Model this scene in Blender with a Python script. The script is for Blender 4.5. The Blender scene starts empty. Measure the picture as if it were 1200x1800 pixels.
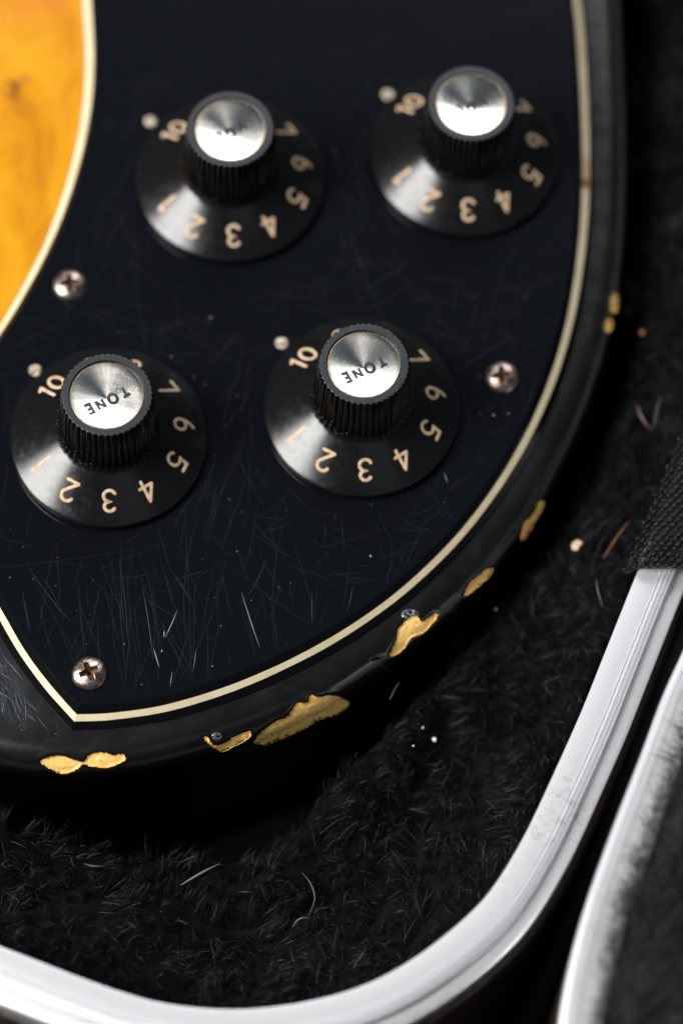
import bpy, math, random
import numpy as np
from mathutils import Vector, Quaternion

random.seed(7); rng = np.random.default_rng(11)
scn = bpy.context.scene
COL = scn.collection
S = 0.001                                   # everything below is written in millimetres
PI = math.pi

# ------------------------------------------------------------------ camera
PITCH = math.radians(67.0); DIST = 464.0; FPX = 5200.0; ROLL = math.radians(4.0)    # 104 mm macro lens, 0.46 m away
CAMP = np.array([0.0, -math.cos(PITCH) * DIST, math.sin(PITCH) * DIST])
cam_d = bpy.data.cameras.new('camera'); cam = bpy.data.objects.new('camera', cam_d); COL.objects.link(cam)
cam.location = [c * S for c in CAMP]; cam.rotation_mode = 'QUATERNION'; cam.rotation_quaternion = Quaternion((1, 0, 0), PI / 2 - PITCH) @ Quaternion((0, 0, 1), ROLL)
cam_d.sensor_fit = 'VERTICAL'; cam_d.sensor_height = 36.0; cam_d.lens = FPX / 1800 * 36
cam_d.clip_start = 0.01; cam_d.clip_end = 50
cam_d.dof.use_dof = True; cam_d.dof.focus_distance = 0.4545; cam_d.dof.aperture_fstop = 5.8
scn.camera = cam

FW = np.array([0, math.cos(PITCH), -math.sin(PITCH)]); UP0 = np.array([0, math.sin(PITCH), math.cos(PITCH)]); RT0 = np.array([1.0, 0, 0])
RT = RT0 * math.cos(ROLL) + UP0 * math.sin(ROLL); UP = UP0 * math.cos(ROLL) - RT0 * math.sin(ROLL)
def P(px, py, z=0.0):
    """point of the photograph (1200 x 1800) on the horizontal plane at height z (mm)"""
    x = (px - 600.0) / FPX; y = (900.0 - py) / FPX
    d = FW + UP * y + RT * x
    t = (z - CAMP[2]) / d[2]
    return CAMP + d * t

# ------------------------------------------------------------------ world, lamps
w = bpy.data.worlds.new('World'); scn.world = w; w.use_nodes = True
bg = w.node_tree.nodes['Background']; bg.inputs[0].default_value = (0.60, 0.78, 1.0, 1); bg.inputs[1].default_value = 0.055

def area(name, direction, dist, sx, sy, power, col):
    d = Vector(direction).normalized()
    l = bpy.data.lights.new(name, 'AREA'); l.shape = 'RECTANGLE'; l.size = sx; l.size_y = sy
    l.energy = power; l.color = col
    o = bpy.data.objects.new(name, l); COL.objects.link(o)
    o.location = d * dist; o.rotation_euler = d.to_track_quat('Z', 'Y').to_euler()
    return o
area('window_light', (-0.66, -0.15, 0.72), 0.95, 0.36, 0.62, 15.5, (1.0, 0.98, 0.955))
area('back_window_light', (0.05, 0.77, 0.62), 1.15, 0.85, 0.40, 6.4, (0.96, 0.98, 1.0))
area('room_light', (0.30, -0.55, 0.80), 1.6, 0.7, 0.5, 0.25, (0.95, 0.95, 1.0))
scn.view_settings.view_transform = 'Standard'; scn.view_settings.look = 'None'
scn.view_settings.exposure = 0.0; scn.view_settings.gamma = 1.0

# ------------------------------------------------------------------ helpers
def noise2(x, y, seed=0, octaves=3):
    """value noise, numpy, about -1..1, feature size 1"""
    x = np.asarray(x, float); y = np.asarray(y, float); out = np.zeros(np.broadcast(x, y).shape); amp = 1.0; tot = 0
    for o in range(octaves):
        f = 2.0 ** o; X = x * f + 17.3 * o + seed * 5.17; Y = y * f - 9.1 * o + seed * 3.71
        xi = np.floor(X).astype(np.int64); yi = np.floor(Y).astype(np.int64); fx = X - xi; fy = Y - yi
        fx = fx * fx * (3 - 2 * fx); fy = fy * fy * (3 - 2 * fy)
        def h(a, b):
            n = (a * 374761393 + b * 668265263 + seed * 144269) & 0xffffffff
            n = ((n ^ (n >> 13)) * 1274126177) & 0xffffffff
            return ((n ^ (n >> 16)) & 0xffff) / 32767.5 - 1
        v = (h(xi, yi) * (1 - fx) + h(xi + 1, yi) * fx) * (1 - fy) + (h(xi, yi + 1) * (1 - fx) + h(xi + 1, yi + 1) * fx) * fy
        out += v * amp; tot += amp; amp *= 0.5
    return out / tot

def sstep(a, b, x):
    t = np.clip((np.asarray(x, float) - a) / (b - a), 0, 1); return t * t * (3 - 2 * t)

def link(name, me, mat, parent=None, smooth=True):
    if mat: me.materials.append(mat)
    if smooth: me.shade_smooth()
    o = bpy.data.objects.new(name, me); COL.objects.link(o)
    if parent: o.parent = parent
    return o

def mesh(name, verts, faces, mat, parent=None, smooth=True, loc=None):
    me = bpy.data.meshes.new(name)
    v = np.asarray(verts, float) * S
    me.from_pydata(v.tolist(), [], faces); me.update()
    o = link(name, me, mat, parent, smooth)
    if loc is not None: o.location = [c * S for c in loc]
    return o

def fast_tris(name, V, T, mat, parent=None, smooth=True, attr=None):
    me = bpy.data.meshes.new(name)
    V = np.ascontiguousarray(V, dtype=np.float32) * S; T = np.ascontiguousarray(T, dtype=np.int32)
    me.vertices.add(len(V)); me.vertices.foreach_set('co', V.ravel())
    me.loops.add(T.size); me.loops.foreach_set('vertex_index', T.ravel())
    me.polygons.add(len(T)); me.polygons.foreach_set('loop_start', np.arange(0, T.size, 3, dtype=np.int32))
    me.update(calc_edges=True)
    if attr is not None:
        a = me.attributes.new('tone', 'FLOAT', 'POINT'); a.data.foreach_set('value', np.ascontiguousarray(attr, dtype=np.float32))
    return link(name, me, mat, parent, smooth)

def tag(o, label=None, cat=None, group=None, kind=None):
    if label: o['label'] = label
    if cat: o['category'] = cat
    if group: o['group'] = group
    if kind: o['kind'] = kind
    return o

def empty(name, loc=(0, 0, 0)):
    o = bpy.data.objects.new(name, None); COL.objects.link(o); o.location = [c * S for c in loc]; o.empty_display_size = 0.02
    return o

def spline(pts, step, closed=False):
    """centripetal-ish Catmull-Rom through 2-D points, resampled to even step"""
    p = [np.array(q[:2], float) for q in pts]; n = len(p); out = []
    rngi = range(n if closed else n - 1)
    for i in rngi:
        if closed: a, b, c, d = p[(i - 1) % n], p[i], p[(i + 1) % n], p[(i + 2) % n]
        else: a, b, c, d = p[max(i - 1, 0)], p[i], p[i + 1], p[min(i + 2, n - 1)]
        for k in range(24):
            t = k / 24
            out.append(0.5 * ((2 * b) + (-a + c) * t + (2 * a - 5 * b + 4 * c - d) * t * t + (-a + 3 * b - 3 * c + d) * t ** 3))
    if not closed: out.append(p[-1])
    q = np.array(out + ([out[0]] if closed else []))
    L = np.concatenate([[0], np.cumsum(np.hypot(*np.diff(q, axis=0).T))])
    N = max(int(L[-1] / step), 4)
    s = np.linspace(0, L[-1], N + 1)
    r = np.stack([np.interp(s, L, q[:, 0]), np.interp(s, L, q[:, 1])], 1)
    return r[:-1] if closed else r

def smooth_line(r, it, closed):
    for _ in range(it):
        if closed: r = (np.roll(r, 1, 0) + 2 * r + np.roll(r, -1, 0)) / 4
        else:
            q = r.copy(); q[1:-1] = (r[:-2] + 2 * r[1:-1] + r[2:]) / 4; r = q
    return r

def normals2(r, closed):
    """right-hand normals (outward for counter-clockwise loops), mitred"""
    if closed: e0 = r - np.roll(r, 1, 0); e1 = np.roll(r, -1, 0) - r
    else:
        d = np.diff(r, axis=0); e0 = np.vstack([d[:1], d]); e1 = np.vstack([d, d[-1:]])
    def nn(e): e = e / np.linalg.norm(e, axis=1)[:, None]; return np.stack([e[:, 1], -e[:, 0]], 1)
    a, b = nn(e0), nn(e1); m = a + b; m /= np.linalg.norm(m, axis=1)[:, None]
    c = np.clip((m * a).sum(1), 0.5, 1)
    return m / c[:, None]

def sdist(x, y, poly, closed=False):
    """distance to a polyline and side (positive on the right-hand-normal side)"""
    x = np.asarray(x, float).ravel(); y = np.asarray(y, float).ravel()
    q = np.vstack([poly, poly[:1]]) if closed else poly
    best = np.full(len(x), 1e9); side = np.ones(len(x))
    for i in range(len(q) - 1):
        a, b = q[i], q[i + 1]; e = b - a; L2 = e @ e
        t = np.clip(((x - a[0]) * e[0] + (y - a[1]) * e[1]) / L2, 0, 1)
        dx = x - a[0] - t * e[0]; dy = y - a[1] - t * e[1]; d = dx * dx + dy * dy
        m = d < best; best = np.where(m, d, best); side = np.where(m, np.sign(dx * e[1] - dy * e[0]), side)
    return np.sqrt(best) * side

def loft(rings, closed):
    """faces between consecutive rings of equal length"""
    n = len(rings[0]); V = np.vstack(rings); F = []
    for k in range(len(rings) - 1):
        for i in range(n if closed else n - 1):
            j = (i + 1) % n; F.append((k * n + i, k * n + j, (k + 1) * n + j, (k + 1) * n + i))
    return V, F

def sweep(name, path, prof, mat, parent=None, closed=False, z=None, smooth=True):
    """prof: list of (offset to the right-hand side, height)"""
    nr = normals2(path, closed); zz = np.zeros(len(path)) if z is None else z
    rings = [np.column_stack([path + nr * o, zz + h]) for o, h in prof]
    V, F = loft(rings, closed)
    return mesh(name, V, F, mat, parent, smooth)

def auto_sharp(o, ang=35):
    me = o.data
    bpy.context.view_layer.update()
    import bmesh
    bm = bmesh.new(); bm.from_mesh(me)
    for e in bm.edges:
        if len(e.link_faces) == 2 and e.calc_face_angle(0) > math.radians(ang): e.smooth = False
    bm.to_mesh(me); bm.free()
    return o

# ------------------------------------------------------------------ materials
class M:
    def __init__(s, name, col=(0.5,) * 3, rough=0.5, metal=0.0, **kw):
        s.m = bpy.data.materials.new(name); s.m.use_nodes = True; s.nt = s.m.node_tree; s.n = s.nt.nodes
        s.b = s.n['Principled BSDF']
        s.b.inputs['Base Color'].default_value = (*col, 1); s.b.inputs['Roughness'].default_value = rough
        s.b.inputs['Metallic'].default_value = metal
        for k, v in kw.items(): s.b.inputs[k.replace('_', ' ')].default_value = v
        s._co = None
    def co(s, scale=1.0, vary=False):
        """object coordinates in millimetres"""
        tc = s.n.new('ShaderNodeTexCoord'); mp = s.n.new('ShaderNodeMapping')
        sc = scale if isinstance(scale, tuple) else (scale,) * 3
        mp.inputs['Scale'].default_value = [1000 * c for c in sc]
        s.nt.links.new(tc.outputs['Object'], mp.inputs['Vector'])
        if vary:
            oi = s.n.new('ShaderNodeObjectInfo'); mu = s.math('MULTIPLY', oi.outputs['Random'], 57.0)
            s.nt.links.new(mu, mp.inputs['Location'])
        return mp.outputs[0]
    def inp(s, sock, v):
        if hasattr(v, 'is_output') or isinstance(v, bpy.types.NodeSocket): s.nt.links.new(v, sock)
        else: sock.default_value = v
    def math(s, op, a, b=0.0, c=None, clamp=False):
        n = s.n.new('ShaderNodeMath'); n.operation = op; n.use_clamp = clamp; s.inp(n.inputs[0], a); s.inp(n.inputs[1], b)
        if c is not None: s.inp(n.inputs[2], c)
        return n.outputs[0]
    def noise(s, vec, scale=1.0, detail=4, rough=0.55, dist=0.0):
        n = s.n.new('ShaderNodeTexNoise'); s.inp(n.inputs['Vector'], vec); n.inputs['Scale'].default_value = scale
        n.inputs['Detail'].default_value = detail; n.inputs['Roughness'].default_value = rough; n.inputs['Distortion'].default_value = dist
        return n.outputs['Fac']
    def ramp(s, fac, stops, interp='LINEAR'):
        n = s.n.new('ShaderNodeValToRGB'); s.inp(n.inputs[0], fac); n.color_ramp.interpolation = interp
        el = n.color_ramp.elements
        while len(el) < len(stops): el.new(0.5)
        for e, (p, c) in zip(el, stops):
            e.position = p; e.color = (*c, 1) if isinstance(c, tuple) else (c, c, c, 1)
        return n.outputs[0]
    def mix(s, fac, a, b):
        n = s.n.new('ShaderNodeMix'); n.data_type = 'RGBA'; s.inp(n.inputs[0], fac)
        s.inp(n.inputs[6], (*a, 1) if isinstance(a, tuple) else a); s.inp(n.inputs[7], (*b, 1) if isinstance(b, tuple) else b)
        return n.outputs[2]
    def attr(s, name):
        n = s.n.new('ShaderNodeAttribute'); n.attribute_name = name; return n.outputs['Fac']
    def near(s, p, r0, r1, vec=None):
        """1 inside r0 mm of point p, 0 beyond r1"""
        v = s.n.new('ShaderNodeVectorMath'); v.operation = 'DISTANCE'
        s.inp(v.inputs[0], vec if vec is not None else s.co()); v.inputs[1].default_value = tuple(p)
        mr = s.n.new('ShaderNodeMapRange'); mr.interpolation_type = 'SMOOTHSTEP'
        s.inp(mr.inputs[0], v.outputs['Value']); mr.inputs[1].default_value = r0; mr.inputs[2].default_value = r1
        mr.inputs[3].default_value = 1; mr.inputs[4].default_value = 0
        return mr.outputs[0]
    def bump(s, h, dist, strength=1.0):
        n = s.n.new('ShaderNodeBump'); n.inputs['Strength'].default_value = strength; n.inputs['Distance'].default_value = dist * S
        s.inp(n.inputs['Height'], h); s.nt.links.new(n.outputs[0], s.b.inputs['Normal']); return n
    def set(s, k, v): s.inp(s.b.inputs[k], v)

# black pickguard acrylic
g = M('pickguard_black', (0.0035, 0.0042, 0.006), 0.14, Specular_IOR_Level=0.5)
c1 = g.co((0.5, 0.09, 0.5)); n1 = g.noise(c1, 9, 5, 0.7, 0.4)
g.set('Roughness', g.ramp(n1, [(0.35, 0.08), (0.6, 0.12), (0.75, 0.20)]))
g.bump(g.noise(g.co(0.05), 1.0, 2), 0.05, 1.0)
MAT_GUARD = g.m
g = M('ply_black', (0.004, 0.004, 0.0045), 0.12, Specular_IOR_Level=0.3); MAT_PLYB = g.m
g = M('ply_cream', (0.70, 0.57, 0.345), 0.38)
co = g.co(); n1 = g.noise(co, 0.25, 4); n2 = g.noise(co, 3.0, 3)
base = g.mix(g.ramp(n1, [(0.35, 0.0), (0.7, 1.0)]), (0.80, 0.70, 0.48), (0.72, 0.60, 0.37))
base = g.mix(g.ramp(n2, [(0.62, 0.0), (0.78, 0.35)]), base, (0.30, 0.17, 0.06))
base = g.mix(g.near(P(1027, 322, -1.3), 0.5, 1.6), base, (0.22, 0.08, 0.015))
base = g.mix(g.math('MULTIPLY', g.near(P(1027, 296, -1.3), 0.8, 4.0), 0.5), base, (0.45, 0.25, 0.06))
g.set('Base Color', base); MAT_CREAM = g.m

ZBODY = -2.7
# sunburst lacquer: amber centre fading to black at the rim
g = M('sunburst_lacquer', (0.01,) * 3, 0.35, Coat_Weight=0.0, Coat_Roughness=0.18)
co = g.co()
mp = g.n.new('ShaderNodeMapping'); g.nt.links.new(co, mp.inputs[0])
wv = g.noise(g.co((0.10, 0.035, 0.06)), 1.0, 6, 0.62, 1.6)
am = g.ramp(wv, [(0.30, (0.42, 0.135, 0.005)), (0.50, (0.60, 0.25, 0.006)), (0.72, (0.68, 0.35, 0.016))])
am = g.mix(g.math('MULTIPLY', g.math('MULTIPLY', g.near(P(24, 158, -2.7), 1.1, 2.9), g.ramp(g.noise(co, 0.55, 3), [(0.38, 0.15), (0.55, 1.0)])), 1.0), am, (0.20, 0.05, 0.010))
am = g.mix(g.math('MULTIPLY', g.near(P(45, 140, -2.7), 0.3, 1.3), 0.6), am, (0.38, 0.12, 0.02))
am = g.mix(g.math('MULTIPLY', g.near(P(35, 311, -2.7), 0.1, 0.9), 0.5), am, (0.40, 0.13, 0.02))
am = g.mix(g.math('MULTIPLY', g.near(P(60, -40, -2.7), 2, 13), 0.65), am, (0.58, 0.17, 0.02))
gl = g.near(P(-260, 150, -2.7), 48, 86)
gl = g.math('ADD', gl, 0.0)
wear = g.noise(g.co(0.18), 1.0, 6, 0.65)
blk = g.ramp(wear, [(0.38, (0.005, 0.005, 0.0053)), (0.58, (0.007, 0.0069, 0.007)), (0.78, (0.015, 0.0147, 0.015))])
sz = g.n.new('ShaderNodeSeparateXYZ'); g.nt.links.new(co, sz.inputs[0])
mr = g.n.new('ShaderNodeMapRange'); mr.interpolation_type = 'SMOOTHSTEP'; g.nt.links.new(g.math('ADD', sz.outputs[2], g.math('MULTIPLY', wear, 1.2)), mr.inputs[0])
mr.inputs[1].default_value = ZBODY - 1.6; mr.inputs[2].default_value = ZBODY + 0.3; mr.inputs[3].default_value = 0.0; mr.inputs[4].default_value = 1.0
blk = g.mix(mr.outputs[0], (0.0012, 0.0012, 0.0013), blk)          # greyer black on the top, near black down the side
g.set('Base Color', g.mix(gl, blk, am))
fog = g.near(P(-10, 1190, -2.7), 2, 17)
rr = g.math('ADD', g.ramp(wear, [(0.35, 0.20), (0.7, 0.28)]), g.math('MULTIPLY', fog, 0.12))
g.set('Roughness', rr)
g.set('Specular IOR Level', g.math('SUBTRACT', 0.5, g.math('MULTIPLY', gl, 0.25)))
g.bump(g.noise(g.co(0.25), 1.0, 4), 0.06, 0.6)
MAT_BODY = g.m

# bare wood where the lacquer is gone
g = M('bare_wood', (0.55, 0.3, 0.08), 0.62, Specular_IOR_Level=0.25)
n1 = g.noise(g.co((0.9, 0.35, 0.9)), 1.2, 5, 0.65, 0.8)
edge_ = g.attr('tone')
wd_ = g.ramp(n1, [(0.25, (0.70, 0.36, 0.07)), (0.45, (0.97, 0.60, 0.17)), (0.7, (0.98, 0.72, 0.29))])
g.set('Base Color', g.mix(g.ramp(edge_, [(0.0, 1.0), (0.25, 0.4), (0.6, 0.0)]), wd_, (0.68, 0.33, 0.07)))
g.bump(g.noise(g.co((1.2, 0.5, 1.2)), 2.0, 4), 0.07, 1.0); MAT_WOOD = g.m
g = M('chip_edge_stain', (0.22, 0.03, 0.008), 0.3); MAT_CHIPRED = g.m

# knob plastic
g = M('knob_black_plastic', (0.006, 0.006, 0.0065), 0.22, Specular_IOR_Level=0.48)
co = g.co(1.0, True); n1 = g.noise(co, 0.9, 6, 0.7); n2 = g.noise(co, 7.0, 3, 0.6)
dust = g.ramp(n2, [(0.60, 0.0), (0.70, 1.0)])
dust = g.math('MULTIPLY', dust, g.ramp(n1, [(0.45, 0.0), (0.65, 1.0)]))
g.set('Base Color', g.mix(g.math('MULTIPLY', dust, 0.22), (0.0055, 0.0055, 0.006), (0.10, 0.095, 0.09)))
g.set('Roughness', g.ramp(n1, [(0.3, 0.15), (0.55, 0.21), (0.75, 0.33)]))
g.bump(n2, 0.008, 0.4); MAT_KNOB = g.m
g = M('knob_fluted_hub', (0.003, 0.003, 0.0033), 0.26, Specular_IOR_Level=0.28); MAT_HUB = g.m
g = M('knob_ring_worn', (0.02, 0.021, 0.024), 0.42)
co = g.co(1.0, True); n2 = g.noise(co, 6.0, 4, 0.7)
g.set('Base Color', g.ramp(n2, [(0.45, (0.011, 0.012, 0.015)), (0.60, (0.03, 0.032, 0.038)), (0.74, (0.15, 0.15, 0.16))]))
g.bump(n2, 0.04, 0.8); MAT_RING = g.m
g = M('grime', (0.05, 0.028, 0.016), 0.7); MAT_GRIME = g.m
g = M('numeral_paint', (0.72, 0.50, 0.30), 0.6, Specular_IOR_Level=0.2)
n1 = g.noise(g.co(1.0, True), 1.6, 4); g.set('Base Color', g.ramp(n1, [(0.3, (0.42, 0.26, 0.14)), (0.52, (0.68, 0.50, 0.33)), (0.8, (0.78, 0.63, 0.46))]))
MAT_NUM = g.m
g = M('letter_ink', (0.012, 0.012, 0.014), 0.4); MAT_INK = g.m

# spun aluminium insert
g = M('spun_aluminium', (0.80, 0.79, 0.77), 0.22, 1.0)
g.b.inputs['Anisotropic'].default_value = 0.75
tn = g.n.new('ShaderNodeTangent'); tn.direction_type = 'RADIAL'; tn.axis = 'Z'; g.nt.links.new(tn.outputs[0], g.b.inputs['Tangent'])
co = g.co(1.0, True); n1 = g.noise(co, 0.5, 5, 0.65); n2 = g.noise(co, 2.6, 5, 0.7)
sx = g.n.new('ShaderNodeSeparateXYZ'); g.nt.links.new(g.co(), sx.inputs[0])
rad = g.math('SQRT', g.math('ADD', g.math('POWER', sx.outputs[0], 2.0), g.math('POWER', sx.outputs[1], 2.0)))
edge = g.ramp(g.math('ADD', g.math('DIVIDE', rad, 5.7), g.math('MULTIPLY', g.math('SUBTRACT', n2, 0.5), 0.22)), [(0.86, 0.0), (0.98, 1.0)])
base = g.mix(g.ramp(n1, [(0.40, 0.0), (0.68, 1.0)]), (0.92, 0.915, 0.90), (0.88, 0.83, 0.72))
base = g.mix(g.math('MULTIPLY', edge, 0.7), base, (0.42, 0.29, 0.13))
g.set('Base Color', base)
g.set('Roughness', g.math('ADD', g.ramp(n1, [(0.3, 0.23), (0.7, 0.28)]), g.math('MULTIPLY', g.ramp(n2, [(0.5, 0.0), (0.75, 1.0)]), 0.03)))
wr = g.n.new('ShaderNodeTexNoise'); wr.noise_dimensions = '1D'; g.nt.links.new(g.math('MULTIPLY', rad, 16.0), wr.inputs['W']); wr.inputs['Detail'].default_value = 3
ang = g.math('ARCTAN2', sx.outputs[1], sx.outputs[0])
cb = g.n.new('ShaderNodeCombineXYZ'); g.nt.links.new(g.math('MULTIPLY', g.math('COSINE', ang), 2.2), cb.inputs[0]); g.nt.links.new(g.math('MULTIPLY', g.math('SINE', ang), 2.2), cb.inputs[1])
oi = g.n.new('ShaderNodeObjectInfo'); g.nt.links.new(g.math('MULTIPLY', oi.outputs['Random'], 20.0), cb.inputs[2])
sec = g.noise(cb.outputs[0], 1.3, 2, 0.5)
g.bump(g.math('ADD', g.math('MULTIPLY', wr.outputs['Fac'], 0.003), g.math('MULTIPLY', g.math('MULTIPLY', sec, rad), 0.02)), 0.5, 1.0); MAT_CAP = g.m

# aged nickel screw
g = M('aged_nickel', (0.5, 0.4, 0.33), 0.28, 1.0)
co = g.co(1.0, True); n1 = g.noise(co, 0.9, 5, 0.7); n2 = g.noise(co, 3.5, 4, 0.7)
b1 = g.ramp(n1, [(0.30, (0.14, 0.08, 0.055)), (0.48, (0.36, 0.27, 0.22)), (0.64, (0.66, 0.59, 0.55))])
g.set('Base Color', g.mix(g.ramp(n2, [(0.56, 0.0), (0.70, 0.8)]), b1, (0.13, 0.055, 0.025)))
g.set('Roughness', g.ramp(n2, [(0.3, 0.2), (0.7, 0.45)])); g.bump(n2, 0.05, 0.7); MAT_SCREW = g.m
g = M('screw_recess_brown', (0.10, 0.045, 0.018), 0.65, 0.3); MAT_RECESS = g.m  # dark brown for the faces of the cross recess
g = M('dot_cream', (0.62, 0.55, 0.42), 0.45)
n1 = g.noise(g.co(1.0, True), 1.4, 4, 0.6); g.set('Base Color', g.ramp(n1, [(0.38, (0.10, 0.075, 0.05)), (0.50, (0.42, 0.35, 0.25)), (0.66, (0.70, 0.64, 0.52))])); MAT_DOT = g.m

# scratches and dust: pale marks whose strength differs from one to the next
g = M('scratch_marks', (0.05,) * 3, 0.5)
t = g.attr('tone'); g.set('Base Color', g.ramp(t, [(0.0, (0.006, 0.008, 0.012)), (0.5, (0.035, 0.045, 0.065)), (1.0, (0.32, 0.38, 0.46))])); MAT_SCR = g.m
g = M('dust_specks', (0.3,) * 3, 0.8); t = g.attr('tone'); g.set('Base Color', g.ramp(t, [(0.0, (0.03, 0.035, 0.04)), (1.0, (0.55, 0.56, 0.56))])); MAT_DUST = g.m

# anodised aluminium rim
g = M('rim_aluminium', (0.80, 0.81, 0.84), 0.36, 0.70)
co = g.co(); n1 = g.noise(co, 5.0, 4, 0.6); n2 = g.noise(co, 0.9, 5, 0.7)
soil = g.math('MULTIPLY', g.ramp(n2, [(0.52, 0.0), (0.64, 1.0)]), g.math('ADD', g.near(P(975, 1430, 0.5), 2, 11), g.ramp(g.noise(co, 0.11, 3), [(0.56, 0.0), (0.66, 0.5)])))
g.set('Base Color', g.mix(g.math('MULTIPLY', soil, 0.42), g.mix(n1, (0.86, 0.87, 0.90), (0.95, 0.955, 0.965)), (0.30, 0.27, 0.26)))
g.bump(g.math('ADD', n1, g.math('MULTIPLY', soil, 0.5)), 0.02, 0.5); MAT_RIM = g.m
g = M('rim_dark_gasket', (0.09, 0.085, 0.08), 0.6); MAT_GASK = g.m

g = M('plush_backing', (0.004, 0.004, 0.0045), 0.95, Specular_IOR_Level=0.1); MAT_BACK = g.m
g = M('plush_fibre', (0.012, 0.012, 0.014), 0.36, Specular_IOR_Level=0.30)
t = g.attr('tone'); g.set('Base Color', g.ramp(t, [(0.0, (0.0012, 0.0012, 0.0014)), (0.55, (0.0028, 0.0029, 0.0034)), (0.95, (0.013, 0.014, 0.0165)), (1.0, (0.28, 0.29, 0.33))])); MAT_FIB = g.m
g = M('lid_plush_fibre', (0.03, 0.03, 0.031), 0.6)
t = g.attr('tone'); g.set('Base Color', g.ramp(t, [(0.0, (0.014, 0.014, 0.0145)), (1.0, (0.075, 0.075, 0.078))])); MAT_FIBL = g.m
g = M('webbing_thread', (0.012, 0.012, 0.013), 0.30, Specular_IOR_Level=0.3)
n1 = g.noise(g.co((6, 6, 6)), 1.0, 3); g.set('Base Color', g.ramp(n1, [(0.3, (0.0012, 0.0012, 0.0013)), (0.7, (0.004, 0.004, 0.0043))])); g.bump(g.noise(g.co((1.5, 14, 4)), 1.0, 2), 0.06, 1.0); MAT_WEB = g.m
g = M('shell_leatherette', (0.055, 0.026, 0.014), 0.45)
n1 = g.noise(g.co(1.0), 1.5, 5); g.set('Base Color', g.ramp(n1, [(0.3, (0.005, 0.003, 0.002)), (0.7, (0.02, 0.010, 0.006))])); g.bump(n1, 0.15, 1.0); MAT_SHELL = g.m
g = M('table_wood', (0.03, 0.014, 0.007), 0.5)
n1 = g.noise(g.co((0.01, 0.15, 0.1)), 1.0, 6, 0.6, 0.6)
g.set('Base Color', g.ramp(n1, [(0.3, (0.012, 0.006, 0.0035)), (0.7, (0.045, 0.021, 0.011))])); g.bump(n1, 0.2, 0.6); MAT_TABLE = g.m
def plain(name, c, r=0.5): return M(name, c, r).m

# ------------------------------------------------------------------ outlines (read off the photograph, laid on their real planes)
ZB = -2.7                                                  # top of the guitar body; pickguard top is z = 0
body_px = [(1060, -420), (1080, -200), (1090, 0), (1098, 150), (1101, 290), (1097, 420), (1083, 530), (1062, 620), (1030, 715),
           (990, 806), (948, 882), (900, 950), (846, 1016), (772, 1086), (700, 1142), (606, 1206), (504, 1260), (400, 1301),
           (300, 1330), (200, 1349), (100, 1352), (0, 1338), (-110, 1300), (-300, 1190), (-560, 960), (-760, 600), (-800, 150),
           (-640, -320), (-250, -620), (350, -700), (850, -620)]
BODY = spline([P(x, y, ZB - 3) for x, y in body_px], 0.22, True)[::-1]      # counter-clockwise
BODY = smooth_line(BODY, 60, True)
def ccw(r): return r if np.sum(r[:, 0] * np.roll(r[:, 1], -1) - r[:, 1] * np.roll(r[:, 0], -1)) > 0 else r[::-1]
BODY = ccw(BODY)
bn_ = normals2(BODY, True); BODY = smooth_line(BODY + bn_ * (0.3 + 0.9 * np.clip(-bn_[:, 1:2], 0, 1)), 20, True)

right_px = [(133, 1262), (200, 1259), (300, 1243), (420, 1205), (540, 1150), (640, 1090), (730, 1020), (820, 928), (900, 815),
            (960, 694), (1000, 568), (1022, 432), (1029, 300), (1025, 150), (1013, 0), (985, -180), (930, -380)]
top_px = [(930, -380), (600, -430), (250, -400), (110, -330)]
left_px = [(110, -330), (135, -160), (149, -40), (156, 60), (157, 120), (152, 190), (137, 270), (112, 355), (80, 435), (40, 512), (0, 578), (-60, 660), (-120, 760), (-140, 860)]
low_px = [(-140, 860), (-90, 930), (-40, 1005), (0, 1078), (40, 1147), (85, 1208), (133, 1262)]
G = []
for seg in (right_px, top_px, left_px, low_px):
    G.append(spline([P(x, y, -1.3) for x, y in seg], 0.6)[:-1])
GUARD = np.vstack(G)
flip = ccw(GUARD) is not GUARD
if flip: GUARD = ccw(GUARD)
GN = normals2(GUARD, True)

# ------------------------------------------------------------------ the guitar
guitar = tag(empty('electric_guitar'), 'amber and black electric guitar with chipped edge lying in a black plush case', 'guitar')

# chips: closed outlines in photograph pixels on the body edge
chips_px = [
    [(72, 1338), (90, 1330), (108, 1329), (128, 1334), (146, 1338), (160, 1326), (180, 1322), (198, 1327), (216, 1326), (221, 1334), (208, 1342), (190, 1348), (165, 1347), (146, 1343), (134, 1352), (112, 1359), (92, 1352)],
    [(359, 1295), (366, 1297), (374, 1308), (392, 1306), (408, 1295), (424, 1288), (437, 1283), (441, 1291), (428, 1302), (410, 1311), (390, 1320), (375, 1312), (362, 1303)],
    [(446, 1303), (462, 1283), (482, 1268), (504, 1258), (520, 1236), (538, 1234), (545, 1222), (560, 1224), (580, 1221), (606, 1228), (612, 1238), (590, 1254), (560, 1264), (536, 1278), (505, 1292), (470, 1306)],
    [(684, 1150), (694, 1126), (700, 1106), (716, 1088), (732, 1084), (742, 1092), (762, 1077), (766, 1084), (744, 1110), (722, 1120), (708, 1140), (690, 1152)],
    [(814, 1046), (822, 1026), (838, 1012), (852, 1000), (864, 998), (862, 1008), (848, 1022), (830, 1038)],
    [(912, 946), (918, 920), (930, 908), (940, 892), (946, 880), (954, 882), (950, 898), (938, 916), (930, 932), (918, 948)],
    [(1070, 545), (1072, 520), (1080, 514), (1084, 524), (1082, 545), (1075, 550)],
    [(1060, 578), (1062, 564), (1070, 560), (1074, 568), (1070, 582), (1064, 584)]]

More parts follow.
